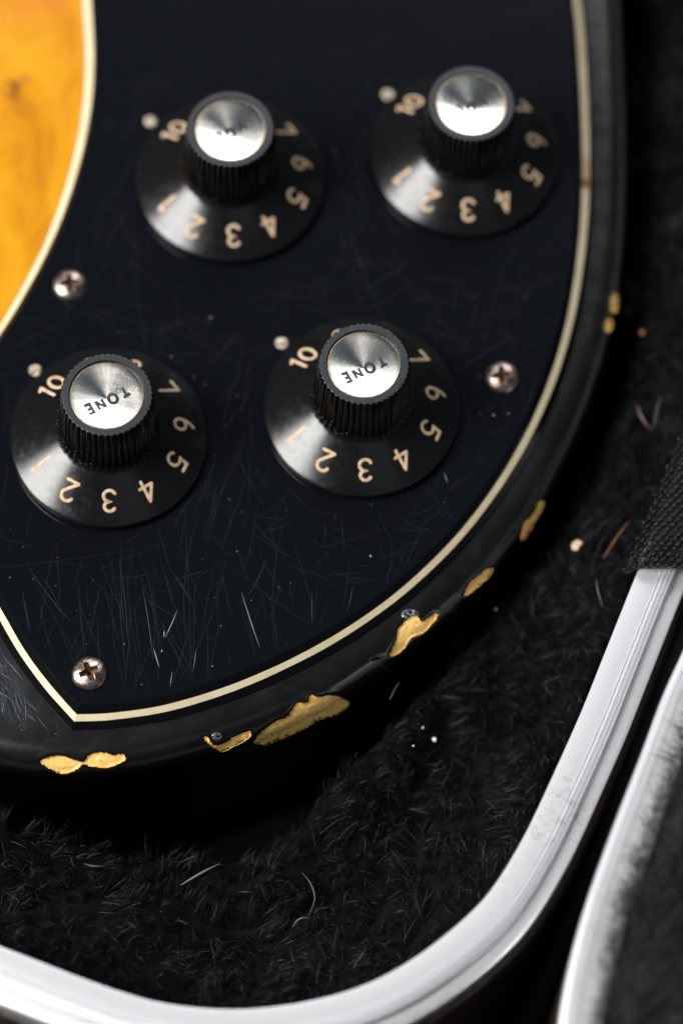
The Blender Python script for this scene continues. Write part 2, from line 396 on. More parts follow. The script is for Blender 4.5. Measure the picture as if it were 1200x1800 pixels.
def body_profile():
    """(inset from outline, depth below body top) around the rounded edge, from the flat top to the back"""
    R = 4.4; pr = []
    for k in range(17):
        a = k / 16 * PI / 2; pr.append((R - R * math.sin(a) ** 1.0, R - R * math.cos(a)))
    pr += [(0.0, h_) for h_ in (4.9, 5.4, 5.9, 6.5, 7.1, 7.8, 8.6, 9.6, 11, 13)] + [(0.0, 15), (0, 20), (0, 27), (0.0, 32)]
    for k in range(1, 9):
        a = k / 8 * PI / 2; pr.append((4 - 4 * math.cos(a), 33 + 4 * math.sin(a)))
    return pr
BP = body_profile(); BNr = normals2(BODY, True)
# denser rings over the roundover, so that the chip hollows are real
prof = []
for (a, b) in zip(BP[:17], BP[1:18]):
    prof += [a, ((a[0] + b[0]) / 2, (a[1] + b[1]) / 2)]
prof += BP[17:]
prof = [(7.0, 0.0), (5.4, 0.0)] + prof
rings = np.array([np.column_stack([BODY - BNr * o, np.full(len(BODY), ZB - h)]) for o, h in prof])   # ring, i, xyz
# project every ring vertex to photograph pixels (used only to find which part of the edge a chip covers)
def topx(V):
    d = V - CAMP; zc = d @ FW; return 600 + FPX * (d @ RT) / zc, 900 - FPX * (d @ UP) / zc
pxs, pys = topx(rings)
vis = np.array([k for k, (o, h) in enumerate(prof) if h < 14])
sink = np.zeros(pxs.shape)
chip_polys = []
for ch in chips_px:
    q = spline(ch, 1.0, True)
    q = q + np.column_stack([noise2(q[:, 0] / 5, q[:, 1] / 5, 3, 3), noise2(q[:, 0] / 5, q[:, 1] / 5, 8, 3)]) * 1.2
    q = q + np.column_stack([noise2(q[:, 0] / 1.9, q[:, 1] / 1.9, 13, 2), noise2(q[:, 0] / 1.9, q[:, 1] / 1.9, 18, 2)]) * 1.3
    A = np.sum(q[:, 0] * np.roll(q[:, 1], -1) - q[:, 1] * np.roll(q[:, 0], -1))
    if A < 0: q = q[::-1]
    chip_polys.append(q)
    cx, cy = q.mean(0); rr_ = np.abs(q - q.mean(0)).max() + 25
    m = (np.abs(pxs - cx) < rr_) & (np.abs(pys - cy) < rr_)
    idx = np.argwhere(m); D = sdist(pxs[m], pys[m], q[::2], True)     # negative inside
    lip = 1 + 0.6 * noise2(pxs[m] / 12, pys[m] / 12, 5, 2)
    val = sstep(1.2, -2.0, D) * 0.36 - 0.05 * np.exp(-((D - 6.0) / 3.0) ** 2) * lip
    sink[m] = np.where(np.abs(val) > np.abs(sink[m]), val, sink[m])
NV = np.zeros_like(rings)
du = np.roll(rings, -1, 1) - np.roll(rings, 1, 1); dv = np.gradient(rings, axis=0)
NV = np.cross(du, dv); NV /= np.maximum(np.linalg.norm(NV, axis=2)[..., None], 1e-9)
if NV[2, 0, 2] < 0: NV = -NV
dent = noise2(rings[..., 0] / 2.8, rings[..., 1] / 2.8, 21, 3) * 0.025
rings2 = rings - NV * (sink[..., None] + np.where(np.array([h for o, h in prof])[:, None] > 0.3, dent, 0)[..., None])
V, F = loft(list(rings2), True); n = len(BODY)
F.append(tuple(range(n - 1, -1, -1)) if False else tuple(range(n)))
F.append(tuple(reversed(range((len(prof) - 1) * n, len(prof) * n))))
body = mesh('body', V, F, MAT_BODY, guitar)
# fix orientation of the faces for the loft
import bmesh
bm = bmesh.new(); bm.from_mesh(body.data); bmesh.ops.recalc_face_normals(bm, faces=bm.faces); bm.to_mesh(body.data); bm.free()
body.data.update()

# wood patches lying in the hollows
Ppx = np.stack([pxs[vis].ravel(), pys[vis].ravel()], 1); P3 = rings2[vis].reshape(-1, 3); N3 = NV[vis].reshape(-1, 3)
# only faces turned to the lens
frontal = (N3 * (CAMP - P3)).sum(1) > 0
Ppx, P3, N3 = Ppx[frontal], P3[frontal], N3[frontal]
def lift(px, py, off):
    d2 = (Ppx[:, 0] - px) ** 2 + (Ppx[:, 1] - py) ** 2
    k = np.argpartition(d2, 6)[:6]; wgt = 1 / (d2[k] + 0.6); wgt /= wgt.sum()
    p0 = (P3[k] * wgt[:, None]).sum(0); nn = (N3[k] * wgt[:, None]).sum(0); nn /= np.linalg.norm(nn)
    x = (px - 600.0) / FPX; y = (900.0 - py) / FPX
    d = FW + UP * y + RT * x; den = d @ nn
    if abs(den) > 0.12: q = CAMP + d * (((p0 - CAMP) @ nn) / den)
    else: q = p0
    if np.linalg.norm(q - p0) > 1.2: q = p0
    return q + nn * off
chip_labels = ['double lobed bare wood chip nearest the lower left corner', 'small bare wood chip with ragged top', 'longest bare wood chip on the lower edge',
               'forked bare wood chip on the lower right edge', 'leaf shaped bare wood chip', 'thin jagged bare wood chip beside the plush', 'upper of two tiny amber chips', 'lower of two tiny amber chips']
import mathutils
from mathutils.geometry import delaunay_2d_cdt
for q, lab in zip(chip_polys, chip_labels):
    inner = q
    mn = inner.min(0); mx = inner.max(0); st = 2.6
    gx, gy = np.meshgrid(np.arange(mn[0], mx[0], st), np.arange(mn[1], mx[1], st)); gp = np.stack([gx.ravel(), gy.ravel()], 1)
    D = sdist(gp[:, 0], gp[:, 1], inner, True); gp = gp[D < -1.2]
    pts = [Vector(p) for p in inner] + [Vector(p) for p in gp]
    vs, es, fs, *_ = delaunay_2d_cdt(pts, [], [list(range(len(inner)))], 1, 1e-4)
    vs = np.array([list(v) for v in vs]); Dv = np.abs(sdist(vs[:, 0], vs[:, 1], inner, True))
    hgt = 0.20 + (0.13 * noise2(vs[:, 0] / 11, vs[:, 1] / 5, 4, 3) + 0.05 * noise2(vs[:, 0] / 3, vs[:, 1] / 2, 6, 2)) * sstep(0, 5, Dv)
    W = [lift(v[0], v[1], h) for v, h in zip(vs, hgt)]
    o = mesh('paint_chip', W, fs, MAT_WOOD, guitar); tag(o, lab)
    at_ = o.data.attributes.new('tone', 'FLOAT', 'POINT'); at_.data.foreach_set('value', np.clip(Dv / 3.0 * (1 + 0.6 * noise2(vs[:, 0] / 4, vs[:, 1] / 4, 14, 2)), 0, 1).astype(np.float32))

# crumpled glossy dents in the lacquer beside two of the chips
g = M('dented_lacquer', (0.10, 0.10, 0.11), 0.14, Specular_IOR_Level=0.9); MAT_DENT = g.m
for (dx_, dy_, ra, rb) in [(720, 1080, 15, 9), (381, 1294, 9, 7), ]:
    Vd_ = []; Fd_ = []; nn_ = 22
    for i in range(nn_ + 1):
        for j in range(nn_ + 1):
            u_, v_ = i / nn_ * 2 - 1, j / nn_ * 2 - 1; u2, v2 = u_ * math.sqrt(1 - v_ * v_ / 2), v_ * math.sqrt(1 - u_ * u_ / 2); rr_ = u2 * u2 + v2 * v2
            qx, qy = dx_ + u2 * ra, dy_ + v2 * rb
            Vd_.append(lift(qx, qy, float(0.04 + (0.5 * noise2(np.array([qx / 5.0]), np.array([qy / 4.0]), 9, 2)[0] - 0.02) * (1 - rr_) + 0.10 * (1 - rr_))))
    for i in range(nn_):
        for j in range(nn_): a_ = i * (nn_ + 1) + j; Fd_.append((a_, a_ + nn_ + 1, a_ + nn_ + 2, a_ + 1))
    o = mesh('lacquer_dent', Vd_, Fd_, MAT_DENT, guitar)
# brown strip low on the side, coloured in as the lower edge's glint
BWALL = BODY[::5]
def on_wall(px, py):
    lo, hi = -32.0, -6.0
    for _ in range(30):
        m_ = (lo + hi) / 2; p_ = P(px, py, m_)
        if sdist([p_[0]], [p_[1]], BWALL, True)[0] > 0: lo, hi = m_, hi
        else: lo, hi = lo, m_
        # a lower plane moves the point away from the lens, into the body
    return P(px, py, lo)
wl = spline([(684, 1228), (696, 1206), (714, 1184), (738, 1162), (760, 1146), (780, 1132)], 2.0)
wpts = np.array([on_wall(a_, b_) for a_, b_ in wl]); print('wall z', wpts[:, 2].min(), wpts[:, 2].max())

# --- pickguard: black top sheet, bevel of black / cream / black
PYn = topx(np.column_stack([GUARD, np.full(len(GUARD), -1.3)]))
gpx, gpy = PYn
wide = sstep(1000, 250, gpy)                                     # the cream line broadens along the upper edges
left = (gpx < 400) & (gpy < 900)
c_half = 0.44 + 0.17 * wide                                      # half width of the cream band (horizontal mm)
c_half = np.where(left, 0.68, c_half) + 0.035 * noise2(GUARD[:, 0] / 6, GUARD[:, 1] / 6, 77, 2)
o_in = -1.45 - 0.10 * wide; o_out = np.where(left, 0.86, 1.45)
c_mid = np.zeros(len(GUARD))
def at_off(off):                                                 # height on the bevel
    t = (off - o_in) / (o_out - o_in); return -0.12 - t * (2.45 - 0.12)
def gring(off, z): return np.column_stack([GUARD + GN * np.asarray(off).reshape(-1, 1), z * np.ones(len(GUARD))])
top_r = [gring(o_in - 0.14, 0.0), gring(o_in, -0.10), gring(c_mid - c_half, at_off(c_mid - c_half))]
V, F = loft(top_r, True)
ng = len(GUARD)
o = mesh('pickguard', V, [tuple(range(ng))] + F, MAT_GUARD, guitar, smooth=False)
bm = bmesh.new(); bm.from_mesh(o.data); bmesh.ops.recalc_face_normals(bm, faces=bm.faces); bm.to_mesh(o.data); bm.free()
if o.data.polygons[0].normal.z < 0: o.data.flip_normals()
o.data.materials.append(MAT_PLYB)
for i, p in enumerate(o.data.polygons):
    if i > ng: p.material_index = 1
    if i > 0: p.use_smooth = True
auto_sharp(o, 25)
guard = o
for nm, a, b, mt in (('cream_ply', c_mid - c_half, c_mid + c_half, MAT_CREAM), ('lower_ply', c_mid + c_half, o_out, MAT_PLYB)):
    rr4 = [gring(a, at_off(a)), gring(b, at_off(b))]
    if nm == 'lower_ply': rr4 = [rr4[0], gring(o_out, -2.45), gring(o_out, ZB + 0.0)]
    V, F = loft(rr4, True)
    o = mesh(nm, V, F, mt, guard)
    auto_sharp(o, 30)

# --- scratches and dust
def ribbons(name, items, mat, parent):
    """items: (points Nx3, normal, width, tone)"""
    V = []; T = []; A = []; b = 0
    for pts, nr, wd, tone in items:
        pts = np.asarray(pts); k = len(pts); d = np.gradient(pts, axis=0); d /= np.linalg.norm(d, axis=1)[:, None]
        s_ = np.cross(d, nr); prof_ = np.sin(np.linspace(0.12, PI - 0.12, k)) ** 0.6
        l = pts + s_ * (wd / 2 * prof_)[:, None]; r = pts - s_ * (wd / 2 * prof_)[:, None]
        V += [l, r]; 
        for i in range(k - 1): T += [(b + i, b + k + i, b + i + 1), (b + i + 1, b + k + i, b + k + i + 1)]
        A += [tone * (0.55 + 0.45 * q) for q in prof_] * 2; b += 2 * k
    o = fast_tris(name, np.vstack(V), T, mat, parent, attr=A); o['kind'] = 'stuff'; return o
inside = lambda x, y: sdist([x], [y], GUARD[::8], True)[0] < -2.2
KN = [(190.7, 759), (635.3, 706.3), (404.7, 302.2), (817, 258)]            # centre of each ring of numerals
KC = [P(x, y, 3.2) for x, y in KN]
def free(p): return all((p[0] - k[0]) ** 2 + (p[1] - k[1]) ** 2 > 15.9 ** 2 for k in KC)
items = []
def scratch(px, py, ang, L, curve, wd, tone, z=0.012, clip=True):
    p0 = P(px, py, z); pts = []; a = ang; k = max(4, int(L / 1.6)); q = p0.copy()
    for i in range(k + 1):
        pts.append(q.copy()); q = q + np.array([math.cos(a), math.sin(a), 0]) * (L / k); a += curve / k
    pts = np.array(pts)
    if clip:
        D = sdist(pts[:, 0], pts[:, 1], GUARD[::8], True) < -2.0
        ok = D & np.array([free(p) for p in pts])
        if not ok.all():
            j = int(np.argmin(ok)); pts = pts[:j]
        if len(pts) < 3: return
    items.append((pts, np.array([0, 0, 1.0]), wd, tone))
for i in range(260):
    py = random.triangular(120, 1250, 980); px = random.uniform(-10, 960)
    base_a = math.radians(-88 + random.gauss(0, 16)) if random.random() < 0.82 else math.radians(random.uniform(-170, 0))
    base_a += math.radians((px - 400) * -0.012)
    L = random.choice([2, 4, 6, 9, 14, 20, 28]) * random.uniform(0.6, 1.2)
    scratch(px, py, base_a, L, random.gauss(0, 0.25), random.uniform(0.016, 0.038), min(1, random.uniform(0.04, 0.36) ** 1.5 + (0.3 if random.random() < 0.05 else 0)))
for i in range(45):                                              # the swirl of parallel hairlines at the lower left
    scratch(random.gauss(250, 130), random.gauss(1020, 60), math.radians(-80 + random.gauss(0, 9)), random.uniform(4, 16), random.gauss(0.05, 0.12), random.uniform(0.016, 0.035), random.uniform(0.05, 0.22))
for i in range(420):                                             # faint rubbed swirls round the knobs
    kx, ky = random.choice(KN); aa_ = random.uniform(0, 2 * PI); rr_ = random.uniform(175, 330)
    scratch(kx + rr_ * math.cos(aa_), ky + 40 + 0.9 * rr_ * math.sin(aa_), -aa_ + PI / 2 + random.gauss(0, 0.5), random.uniform(2, 11), random.gauss(0.15, 0.35), random.uniform(0.015, 0.035), random.uniform(0.04, 0.22))
for (x0, y0, x1, y1, tn_, wd) in [(312, 1072, 292, 1122, 0.95, 0.09), (270, 1139, 280, 1174, 1.0, 0.10), (289, 1108, 288, 1120, 1, 0.12), (285, 1142, 284, 1146, 1, 0.16),
        (424, 1040, 455, 1140, 0.9, 0.09), (345, 1140, 341, 1180, 0.7, 0.07), (303, 1180, 299, 1207, 0.8, 0.08), (40, 1040, 60, 1150, 0.5, 0.06), (60, 1010, 120, 1100, 0.4, 0.05),
        (250, 1030, 275, 1160, 0.6, 0.06), (210, 985, 232, 1120, 0.5, 0.05), (548, 1040, 548, 1135, 0.55, 0.06), (502, 1150, 500, 1168, 0.9, 0.08), (242, 1228, 238, 1240, 1, 0.16),
        (640, 860, 610, 905, 0.45, 0.06), (780, 830, 786, 850, 0.7, 0.12), (300, 1000, 340, 1060, 0.5, 0.05), (620, 1030, 612, 1075, 0.5, 0.06), (470, 980, 440, 1050, 0.4, 0.05)]:
    a, b = P(x0, y0), P(x1, y1); d = b - a; L = np.linalg.norm(d)
    scratch(x0, y0, math.atan2(d[1], d[0]), L, random.gauss(0, 0.12), wd, tn_)
ribbons('scratches', items, MAT_SCR, guard)
# haze of rubbed hairlines on the bare lower left of the body
items = []
for i in range(260):
    px = random.triangular(-60, 130, -10); py = 1130 + random.gauss(60, 45) + px * 0.55
    p = P(px, py, ZB + 0.012)
    if sdist([p[0]], [p[1]], GUARD[::8], True)[0] < 2.4 or sdist([p[0]], [p[1]], BODY[::40], True)[0] > -6.5: continue
    a = math.radians(random.gauss(-62, 16)); L = random.uniform(1, 5); pts = [p + np.array([math.cos(a), math.sin(a), 0]) * L * k / 4 for k in range(5)]
    e = np.array(pts); 
    if (sdist(e[:, 0], e[:, 1], GUARD[::8], True) < 2.0).any() or (sdist(e[:, 0], e[:, 1], BODY[::40], True) > -5.5).any(): continue
    items.append((pts, np.array([0, 0, 1.0]), random.uniform(0.03, 0.08), random.uniform(0.2, 0.75)))
ribbons('rubbed_hairlines', items, MAT_SCR, body)
def body_marks():
    out = []
    while len(out) < 130:
        q_ = P(random.uniform(-20, 1100), random.uniform(0, 1345), ZB + 0.012)
        if sdist([q_[0]], [q_[1]], GUARD[::8], True)[0] > 1.9 and sdist([q_[0]], [q_[1]], BODY[::40], True)[0] < -5.6: out.append(q_)
    return out
def specks(name, pts, mat, parent, rmin, rmax):
    V = []; T = []; A = []; b = 0
    for p in pts:
        r = random.uniform(rmin, rmax) * (2.0 if random.random() < 0.06 else 1); k = 6; tn_ = random.uniform(0.1, 1) ** 1.5; a0 = random.uniform(0, 6)
        V.append(np.array(p) + [0, 0, r * 0.7])
        for j in range(k):
            a = a0 + j * 2 * PI / k; rj = r * random.uniform(0.5, 1.2); V.append(np.array(p) + [rj * math.cos(a), rj * math.sin(a), 0])
            T.append((b, b + 1 + j, b + 1 + (j + 1) % k))
        A += [tn_] * (k + 1); b += k + 1
    o = fast_tris(name, np.array(V), T, mat, parent, attr=A); o['kind'] = 'stuff'; return o
pp = []
while len(pp) < 80:
    p = P(random.uniform(0, 1010), random.triangular(150, 1260, 1150), 0.0)
    if free(p) and inside(p[0], p[1]): pp.append(p)
specks('dust', pp, MAT_DUST, guard, 0.04, 0.10)
specks('dust', body_marks(), MAT_DUST, body, 0.03, 0.08)

# --- glyph strokes
def arc(cx, cy, rx, ry, a0, a1, n=14):
    return [(cx + rx * math.cos(math.radians(a0 + (a1 - a0) * k / n)), cy + ry * math.sin(math.radians(a0 + (a1 - a0) * k / n))) for k in range(n + 1)]
GL = {
    '1': ([[(0.22, 1.0), (0.22, 0.0)], [(0.22, 1.0), (0.03, 0.87)]], 0.3),
    '2': ([arc(0.30, 0.72, 0.28, 0.28, 165, -38) + [(0.02, 0.0)], [(0.02, 0.0), (0.60, 0.0)]], 0.6),
    '3': ([arc(0.28, 0.765, 0.25, 0.235, 155, -90) + arc(0.28, 0.265, 0.28, 0.265, 90, -155)], 0.58),
    '4': ([[(0.44, -0.02), (0.44, 1.0)], [(0.44, 1.0), (0.0, 0.27)], [(0.0, 0.27), (0.64, 0.27)]], 0.62),
    '5': ([[(0.54, 1.0), (0.12, 1.0), (0.07, 0.58)] + arc(0.28, 0.32, 0.29, 0.32, 120, -145)], 0.58),
    '6': ([arc(0.30, 0.30, 0.28, 0.30, 0, 360, 24), [(0.03, 0.38), (0.10, 0.62), (0.24, 0.84), (0.40, 1.0)]], 0.6),
    '7': ([[(0.0, 1.0), (0.58, 1.0)], [(0.58, 1.0), (0.20, 0.0)]], 0.58),
    '8': ([arc(0.29, 0.76, 0.23, 0.24, -90, 270, 22), arc(0.29, 0.26, 0.28, 0.26, 90, 450, 22)], 0.58),
    '9': ([arc(0.30, 0.70, 0.28, 0.30, 0, 360, 24), [(0.57, 0.62), (0.50, 0.38), (0.36, 0.16), (0.20, 0.0)]], 0.6),
    '0': ([arc(0.30, 0.5, 0.29, 0.5, 0, 360, 30)], 0.6),
    'T': ([[(0.0, 1.0), (0.7, 1.0)], [(0.35, 1.0), (0.35, 0.0)]], 0.7),
    'O': ([arc(0.42, 0.5, 0.40, 0.5, 0, 360, 30)], 0.84),
    'N': ([[(0.0, 0.0), (0.0, 1.0)], [(0.0, 0.96), (0.66, 0.04)], [(0.66, 0.0), (0.66, 1.0)]], 0.62),
    'E': ([[(0.55, 1.0), (0.0, 1.0), (0.0, 0.0), (0.55, 0.0)], [(0.0, 0.52), (0.46, 0.52)]], 0.55),
    'V': ([[(0.0, 1.0), (0.36, 0.0), (0.72, 1.0)]], 0.72),
    'L': ([[(0.0, 1.0), (0.0, 0.0), (0.5, 0.0)]], 0.5)}
def stroke_mesh(strokes, wd, mapper, rnd=True):
    """flat ribbons with round ends; tiny lifts keep crossing strokes apart; mapper(x, y, lift) -> 3-D"""
    V = []; F = []
    for si, st in enumerate(strokes):
        q = [np.array(st[0], float)]                              # resample
        for p in st[1:]:
            p = np.array(p, float); L = np.linalg.norm(p - q[-1]); k = max(1, int(L / (wd * 0.6)))
            a = q[-1]; q += [a + (p - a) * j / k for j in range(1, k + 1)]
        q = np.array(q); closed = np.linalg.norm(q[0] - q[-1]) < 1e-6
        if closed: q = q[:-1]
        nn = normals2(q, closed); b = len(V); k = len(q); h = wd / 2
        for p, m in zip(q, nn):
            for o_, z_ in ((-h, 0.0), (-h * 0.6, 0.5), (h * 0.6, 0.5), (h, 0.0)):
                r = p + m * o_; V.append(mapper(r[0], r[1], z_ + si * 0.12))
        for i in range(k if closed else k - 1):
            j = (i + 1) % k
            for c in range(3): F.append((b + i * 4 + c, b + j * 4 + c, b + j * 4 + c + 1, b + i * 4 + c + 1))
        if not closed and rnd:
            for end, sg in ((0, -1), (k - 1, 1)):
                e = q[1] - q[0] if end == 0 else q[-1] - q[-2]; e = e / np.linalg.norm(e) * sg; m = nn[end] / np.linalg.norm(nn[end])
                cidx = len(V); V.append(mapper(q[end][0], q[end][1], 0.5 + si * 0.12)); fan = []
                for t in range(9):
                    a = -PI / 2 + t * PI / 8; r = q[end] + (e * math.cos(a) + m * math.sin(a)) * h; fan.append(len(V)); V.append(mapper(r[0], r[1], 0.0 + si * 0.12))
                for t in range(8): F.append((cidx, fan[t], fan[t + 1]))
    return V, F

# --- knob: lathe of skirt and fluted hub
R_SK = 15.5; Z_RIM = 1.5; R_HUB = 7.75; Z_HUB = 5.6; Z_TOP = 17.0; R_TOP = 7.15; NT = 46
def skirt_z(r):
    t = (R_SK - 0.25 - r) / (R_SK - 0.25 - R_HUB); t = np.clip(t, 0, 1.1); return Z_RIM + 0.1 + (Z_HUB - Z_RIM) * (0.86 * t + 0.14 * t * t)
def knob_mesh():
    n = NT * 10; A = np.linspace(0, 2 * PI, n, endpoint=False)
    rows = []                                                   # (radius, z, flute depth)
    rows += [(14.3, 0.35, 0), (14.6, 0.15, 0), (15.2, 0.2, 0), (15.42, 0.5, 0), (R_SK, 0.9, 0), (R_SK, Z_RIM - 0.15, 0), (R_SK - 0.08, Z_RIM, 0), (R_SK - 0.25, Z_RIM + 0.1, 0)]
    for r in np.linspace(R_SK - 0.6, R_HUB + 0.7, 12): rows.append((r, float(skirt_z(r)), 0))
    rows += [(R_HUB + 0.30, float(skirt_z(R_HUB + 0.3)), 0.0), (R_HUB + 0.12, Z_HUB + 0.15, 0.06), (R_HUB, Z_HUB + 0.45, 0.36)]
    for t in np.linspace(0.1, 1, 7): rows.append((R_HUB + (R_TOP - R_HUB) * t, Z_HUB + 0.45 + (Z_TOP - 0.45 - Z_HUB - 0.45) * t, 0.40))
    rows += [(R_TOP - 0.08, Z_TOP - 0.18, 0.34), (R_TOP - 0.22, Z_TOP - 0.04, 0.22), (R_TOP - 0.45, Z_TOP, 0.06)]
    nring = len(rows)
    rows += [(R_TOP - 0.6, Z_TOP, 0), (5.85, Z_TOP, 0), (5.75, Z_TOP - 0.1, 0), (5.71, Z_TOP - 0.55, 0), (5.1, Z_TOP - 1.9, 0), (0.4, Z_TOP - 2.3, 0)]
    rings = []
    for r, z, f in rows:
        w_ = 0.5 + 0.5 * np.cos(A * NT); w_ = w_ ** 0.7
        rr_ = r - f * (1 - w_)
        rings.append(np.column_stack([rr_ * np.cos(A), rr_ * np.sin(A), np.full(n, z)]))
    V, F = loft(rings, True); return V, F, n, nring
V, F, nA, nring = knob_mesh()
def new_knob():
    o = mesh('control_knob', V, F, MAT_KNOB, guitar)
    o.data.materials.append(MAT_RING); o.data.materials.append(MAT_HUB)
    for i, p in enumerate(o.data.polygons):
        if i >= (nring - 2) * nA: p.material_index = 1
        elif i >= 20 * nA: p.material_index = 2
    bm = bmesh.new(); bm.from_mesh(o.data); bmesh.ops.recalc_face_normals(bm, faces=bm.faces)
    bmesh.ops.create_icosphere
    bm.to_mesh(o.data); bm.free(); auto_sharp(o, 40)
    return o
proto = new_knob()
# metal insert, slightly dished, with a centre dimple
capr = [(5.70, -0.36), (5.64, -0.28)] + [(r_, -0.30 - (5.48 - r_) * 0.235) for r_ in (5.48, 4.6, 3.4, 2.2, 1.2, 0.5, 0.2, 0.02)]
Aa = np.linspace(0, 2 * PI, 96, endpoint=False)
Vc, Fc = loft([np.column_stack([r * np.cos(Aa), r * np.sin(Aa), np.full(96, Z_TOP + z)]) for r, z in capr], True)
cap = mesh('metal_insert', Vc, Fc, MAT_CAP, proto)
Z = lambda r: Z_TOP + np.interp(r, [c[0] for c in capr][::-1], [c[1] for c in capr][::-1])
rr5 = Z_TOP
def lettering(word, az, cx, cy, size, pitch, wd=0.31):
    strokes = []; ca, sa = math.cos(az), math.sin(az)
    allst = []; xs = 0
    n_ = len(word)
    for i, ch in enumerate(word):
        st, wch = GL[ch]; ox = (i - (n_ - 1) / 2) * pitch - wch * size / 2
        for s_ in st: allst.append([(ox + x * size, (y - 0.5) * size) for x, y in s_])
    def mp_(x, y, l):
        X = cx + x * ca - y * sa; Y = cy + x * sa + y * ca
        return (X, Y, float(Z(math.hypot(X, Y))) + 0.014 + l * 0.012)
    V, F = stroke_mesh(allst, wd * size * 1.0, mp_, rnd=False)
    return V, F
numbers = [('1', 213.7), ('2', 244.1), ('3', 275.9), ('4', 306.5), ('5', 339.4), ('6', 10.8), ('7', 43.7), ('8', 76.2), ('9', 109.2), ('10', 143.7)]
for word, deg in numbers:
    H = 3.3; size = H; allst = []; wtot = sum(GL[c][1] for c in word) + 0.26 * (len(word) - 1); ox = -wtot / 2
    for ch in word:
        st, wch = GL[ch]
        for s_ in st: allst.append([((ox + x) * size, (y - 0.5) * size) for x, y in s_])
        ox += wch + 0.26
    a0 = math.radians(deg); rc = 11.85
    def mp_(x, y, l):
        # tops point outward: y runs radially, x runs clockwise seen from above turned by -90 deg
        r = rc + y * 0.87; px_ = r * math.cos(a0) + x * math.sin(a0); py_ = r * math.sin(a0) - x * math.cos(a0)
        rr_ = math.hypot(px_, py_); return (px_, py_, float(skirt_z(rr_)) + 0.012 + 0.07 * l)
    Vn, Fn = stroke_mesh(allst, 0.50, mp_)
    mesh('numeral', Vn, Fn, MAT_NUM, proto)
# grime caught in the flutes where hub meets skirt
gr = []
for i in range(26):
    a = math.radians(random.gauss(205, 30)); r = 7.85 + random.uniform(-0.25, 0.25); gr.append((r * math.cos(a), r * math.sin(a), Z_HUB + random.uniform(0.1, 3.2)))
gv = []; gt = []
for c in gr:
    b = len(gv); s_ = random.uniform(0.10, 0.32)
    for k in range(6):
        a = k * PI / 3; gv.append((c[0] + s_ * math.cos(a) * 0.6, c[1] + s_ * math.sin(a) * 0.6, c[2] + s_ * 0.4 * math.sin(3 * a)))
    gv.append((c[0], c[1], c[2] + s_ * 0.9)); gv.append((c[0], c[1], c[2] - s_ * 0.9))
    for k in range(6): gt += [(b + k, b + (k + 1) % 6, b + 6), (b + (k + 1) % 6, b + k, b + 7)]
go = mesh('grime', gv, gt, MAT_GRIME, proto); go['kind'] = 'stuff'

def letter_obj(word, az, cx, cy, size, pitch, par):
    Vn, Fn = lettering(word, az, cx, cy, size, pitch); return mesh('lettering', Vn, Fn, MAT_INK, par)
knob_info = [('black witch hat knob with TONE insert at the lower left', 'TONE', 0.0), ('black witch hat knob with TONE insert in the middle of the pickguard', 'TONE', 0.5),
             ('black witch hat volume knob near the amber wood', 'VOL', 1.2), ('black witch hat volume knob near the upper right edge', 'VOL', -0.8)]
KTILT = [0.024, -0.005, 0.007, 0.006]
for i, (lab, word, rot) in enumerate(knob_info):
    if i == 0: k = proto
    else:
        k = proto.copy(); COL.objects.link(k); k.parent = guitar
        for ch in proto_children:
            c = ch.copy(); COL.objects.link(c); c.parent = k
    if i == 0: proto_children = list(proto.children)
    k.location = [KC[i][0] * S, KC[i][1] * S, 0.0]
    k.rotation_euler = (0, KTILT[i], math.radians(rot)); tag(k, lab, group='witch hat control knobs')
    if word == 'TONE': letter_obj('TONE', math.radians(214.5 if i == 0 else 211.5), 0.05, -0.6, 1.6, 2.05, k)
    else: letter_obj('VOL', math.radians(212 if i == 2 else 207), 0.05, 0.1, 1.5, 2.0, k)

# --- pointer dots and screws
def lathe(rows, n=48):
    A = np.linspace(0, 2 * PI, n, endpoint=False)
    return loft([np.column_stack([r * np.cos(A), r * np.sin(A), np.full(n, z)]) for r, z in rows], True)
Vd, Fd = lathe([(1.04, -0.05), (1.03, 0.04), (0.95, 0.08), (0.7, 0.10), (0.4, 0.11), (0.01, 0.11)], 32)
dot0 = None
for (x, y) in [(62, 650), (495, 602), (265, 212), (681, 165)]:
    p = P(x, y, 0.2)
    if dot0 is None: o = dot0 = mesh('pointer_dot', Vd, Fd, MAT_DOT, guitar)
    else: o = dot0.copy(); COL.objects.link(o)
    o.parent = guitar; o.location = (p[0] * S, p[1] * S, 0); o['group'] = 'cream pointer dots beside the knobs'

def screw_mesh():
    nA_, nR = 128, 60; A = np.linspace(0, 2 * PI, nA_, endpoint=False); rings = []; deps = [np.zeros(nA_)]; R = 2.72
    for k in range(nR):
        r = R * (1 - k / nR) + 0.003
        x = r * np.cos(A); y = r * np.sin(A)
        dome = 0.12 + 1.12 * np.sqrt(max(0, 1 - (r / R) ** 2 * 0.97)) if r < R else 0
        dome = 0.05 + 1.15 * (1 - (r / R) ** 2) ** 0.62
        ax, ay = np.abs(x), np.abs(y); mx, mnn = np.maximum(ax, ay), np.minimum(ax, ay)
        wslot = 0.48 * (1 - 0.35 * mx / 1.55)
        d_arm = np.maximum(mnn - wslot, mx - 1.5)                # arm of the cross
        corner = 0.62 - (mx + mnn) / 1.4                         # widened heart of the cross
        d = np.minimum(d_arm, -corner)
        dep = sstep(0.10, -0.14, d) * (0.45 + 0.9 * np.clip(1 - mx / 1.7, 0, 1))
        z = dome - dep + 0.02 * noise2(x * 2, y * 2, 6, 2)
        rings.append(np.column_stack([x, y, z])); deps.append(dep)
    rings.insert(0, np.column_stack([R * np.cos(A), R * np.sin(A), np.full(nA_, -0.3)]))
    return (*loft(rings, True), np.concatenate(deps))
Vs, Fs, Ds = screw_mesh(); sc0 = None
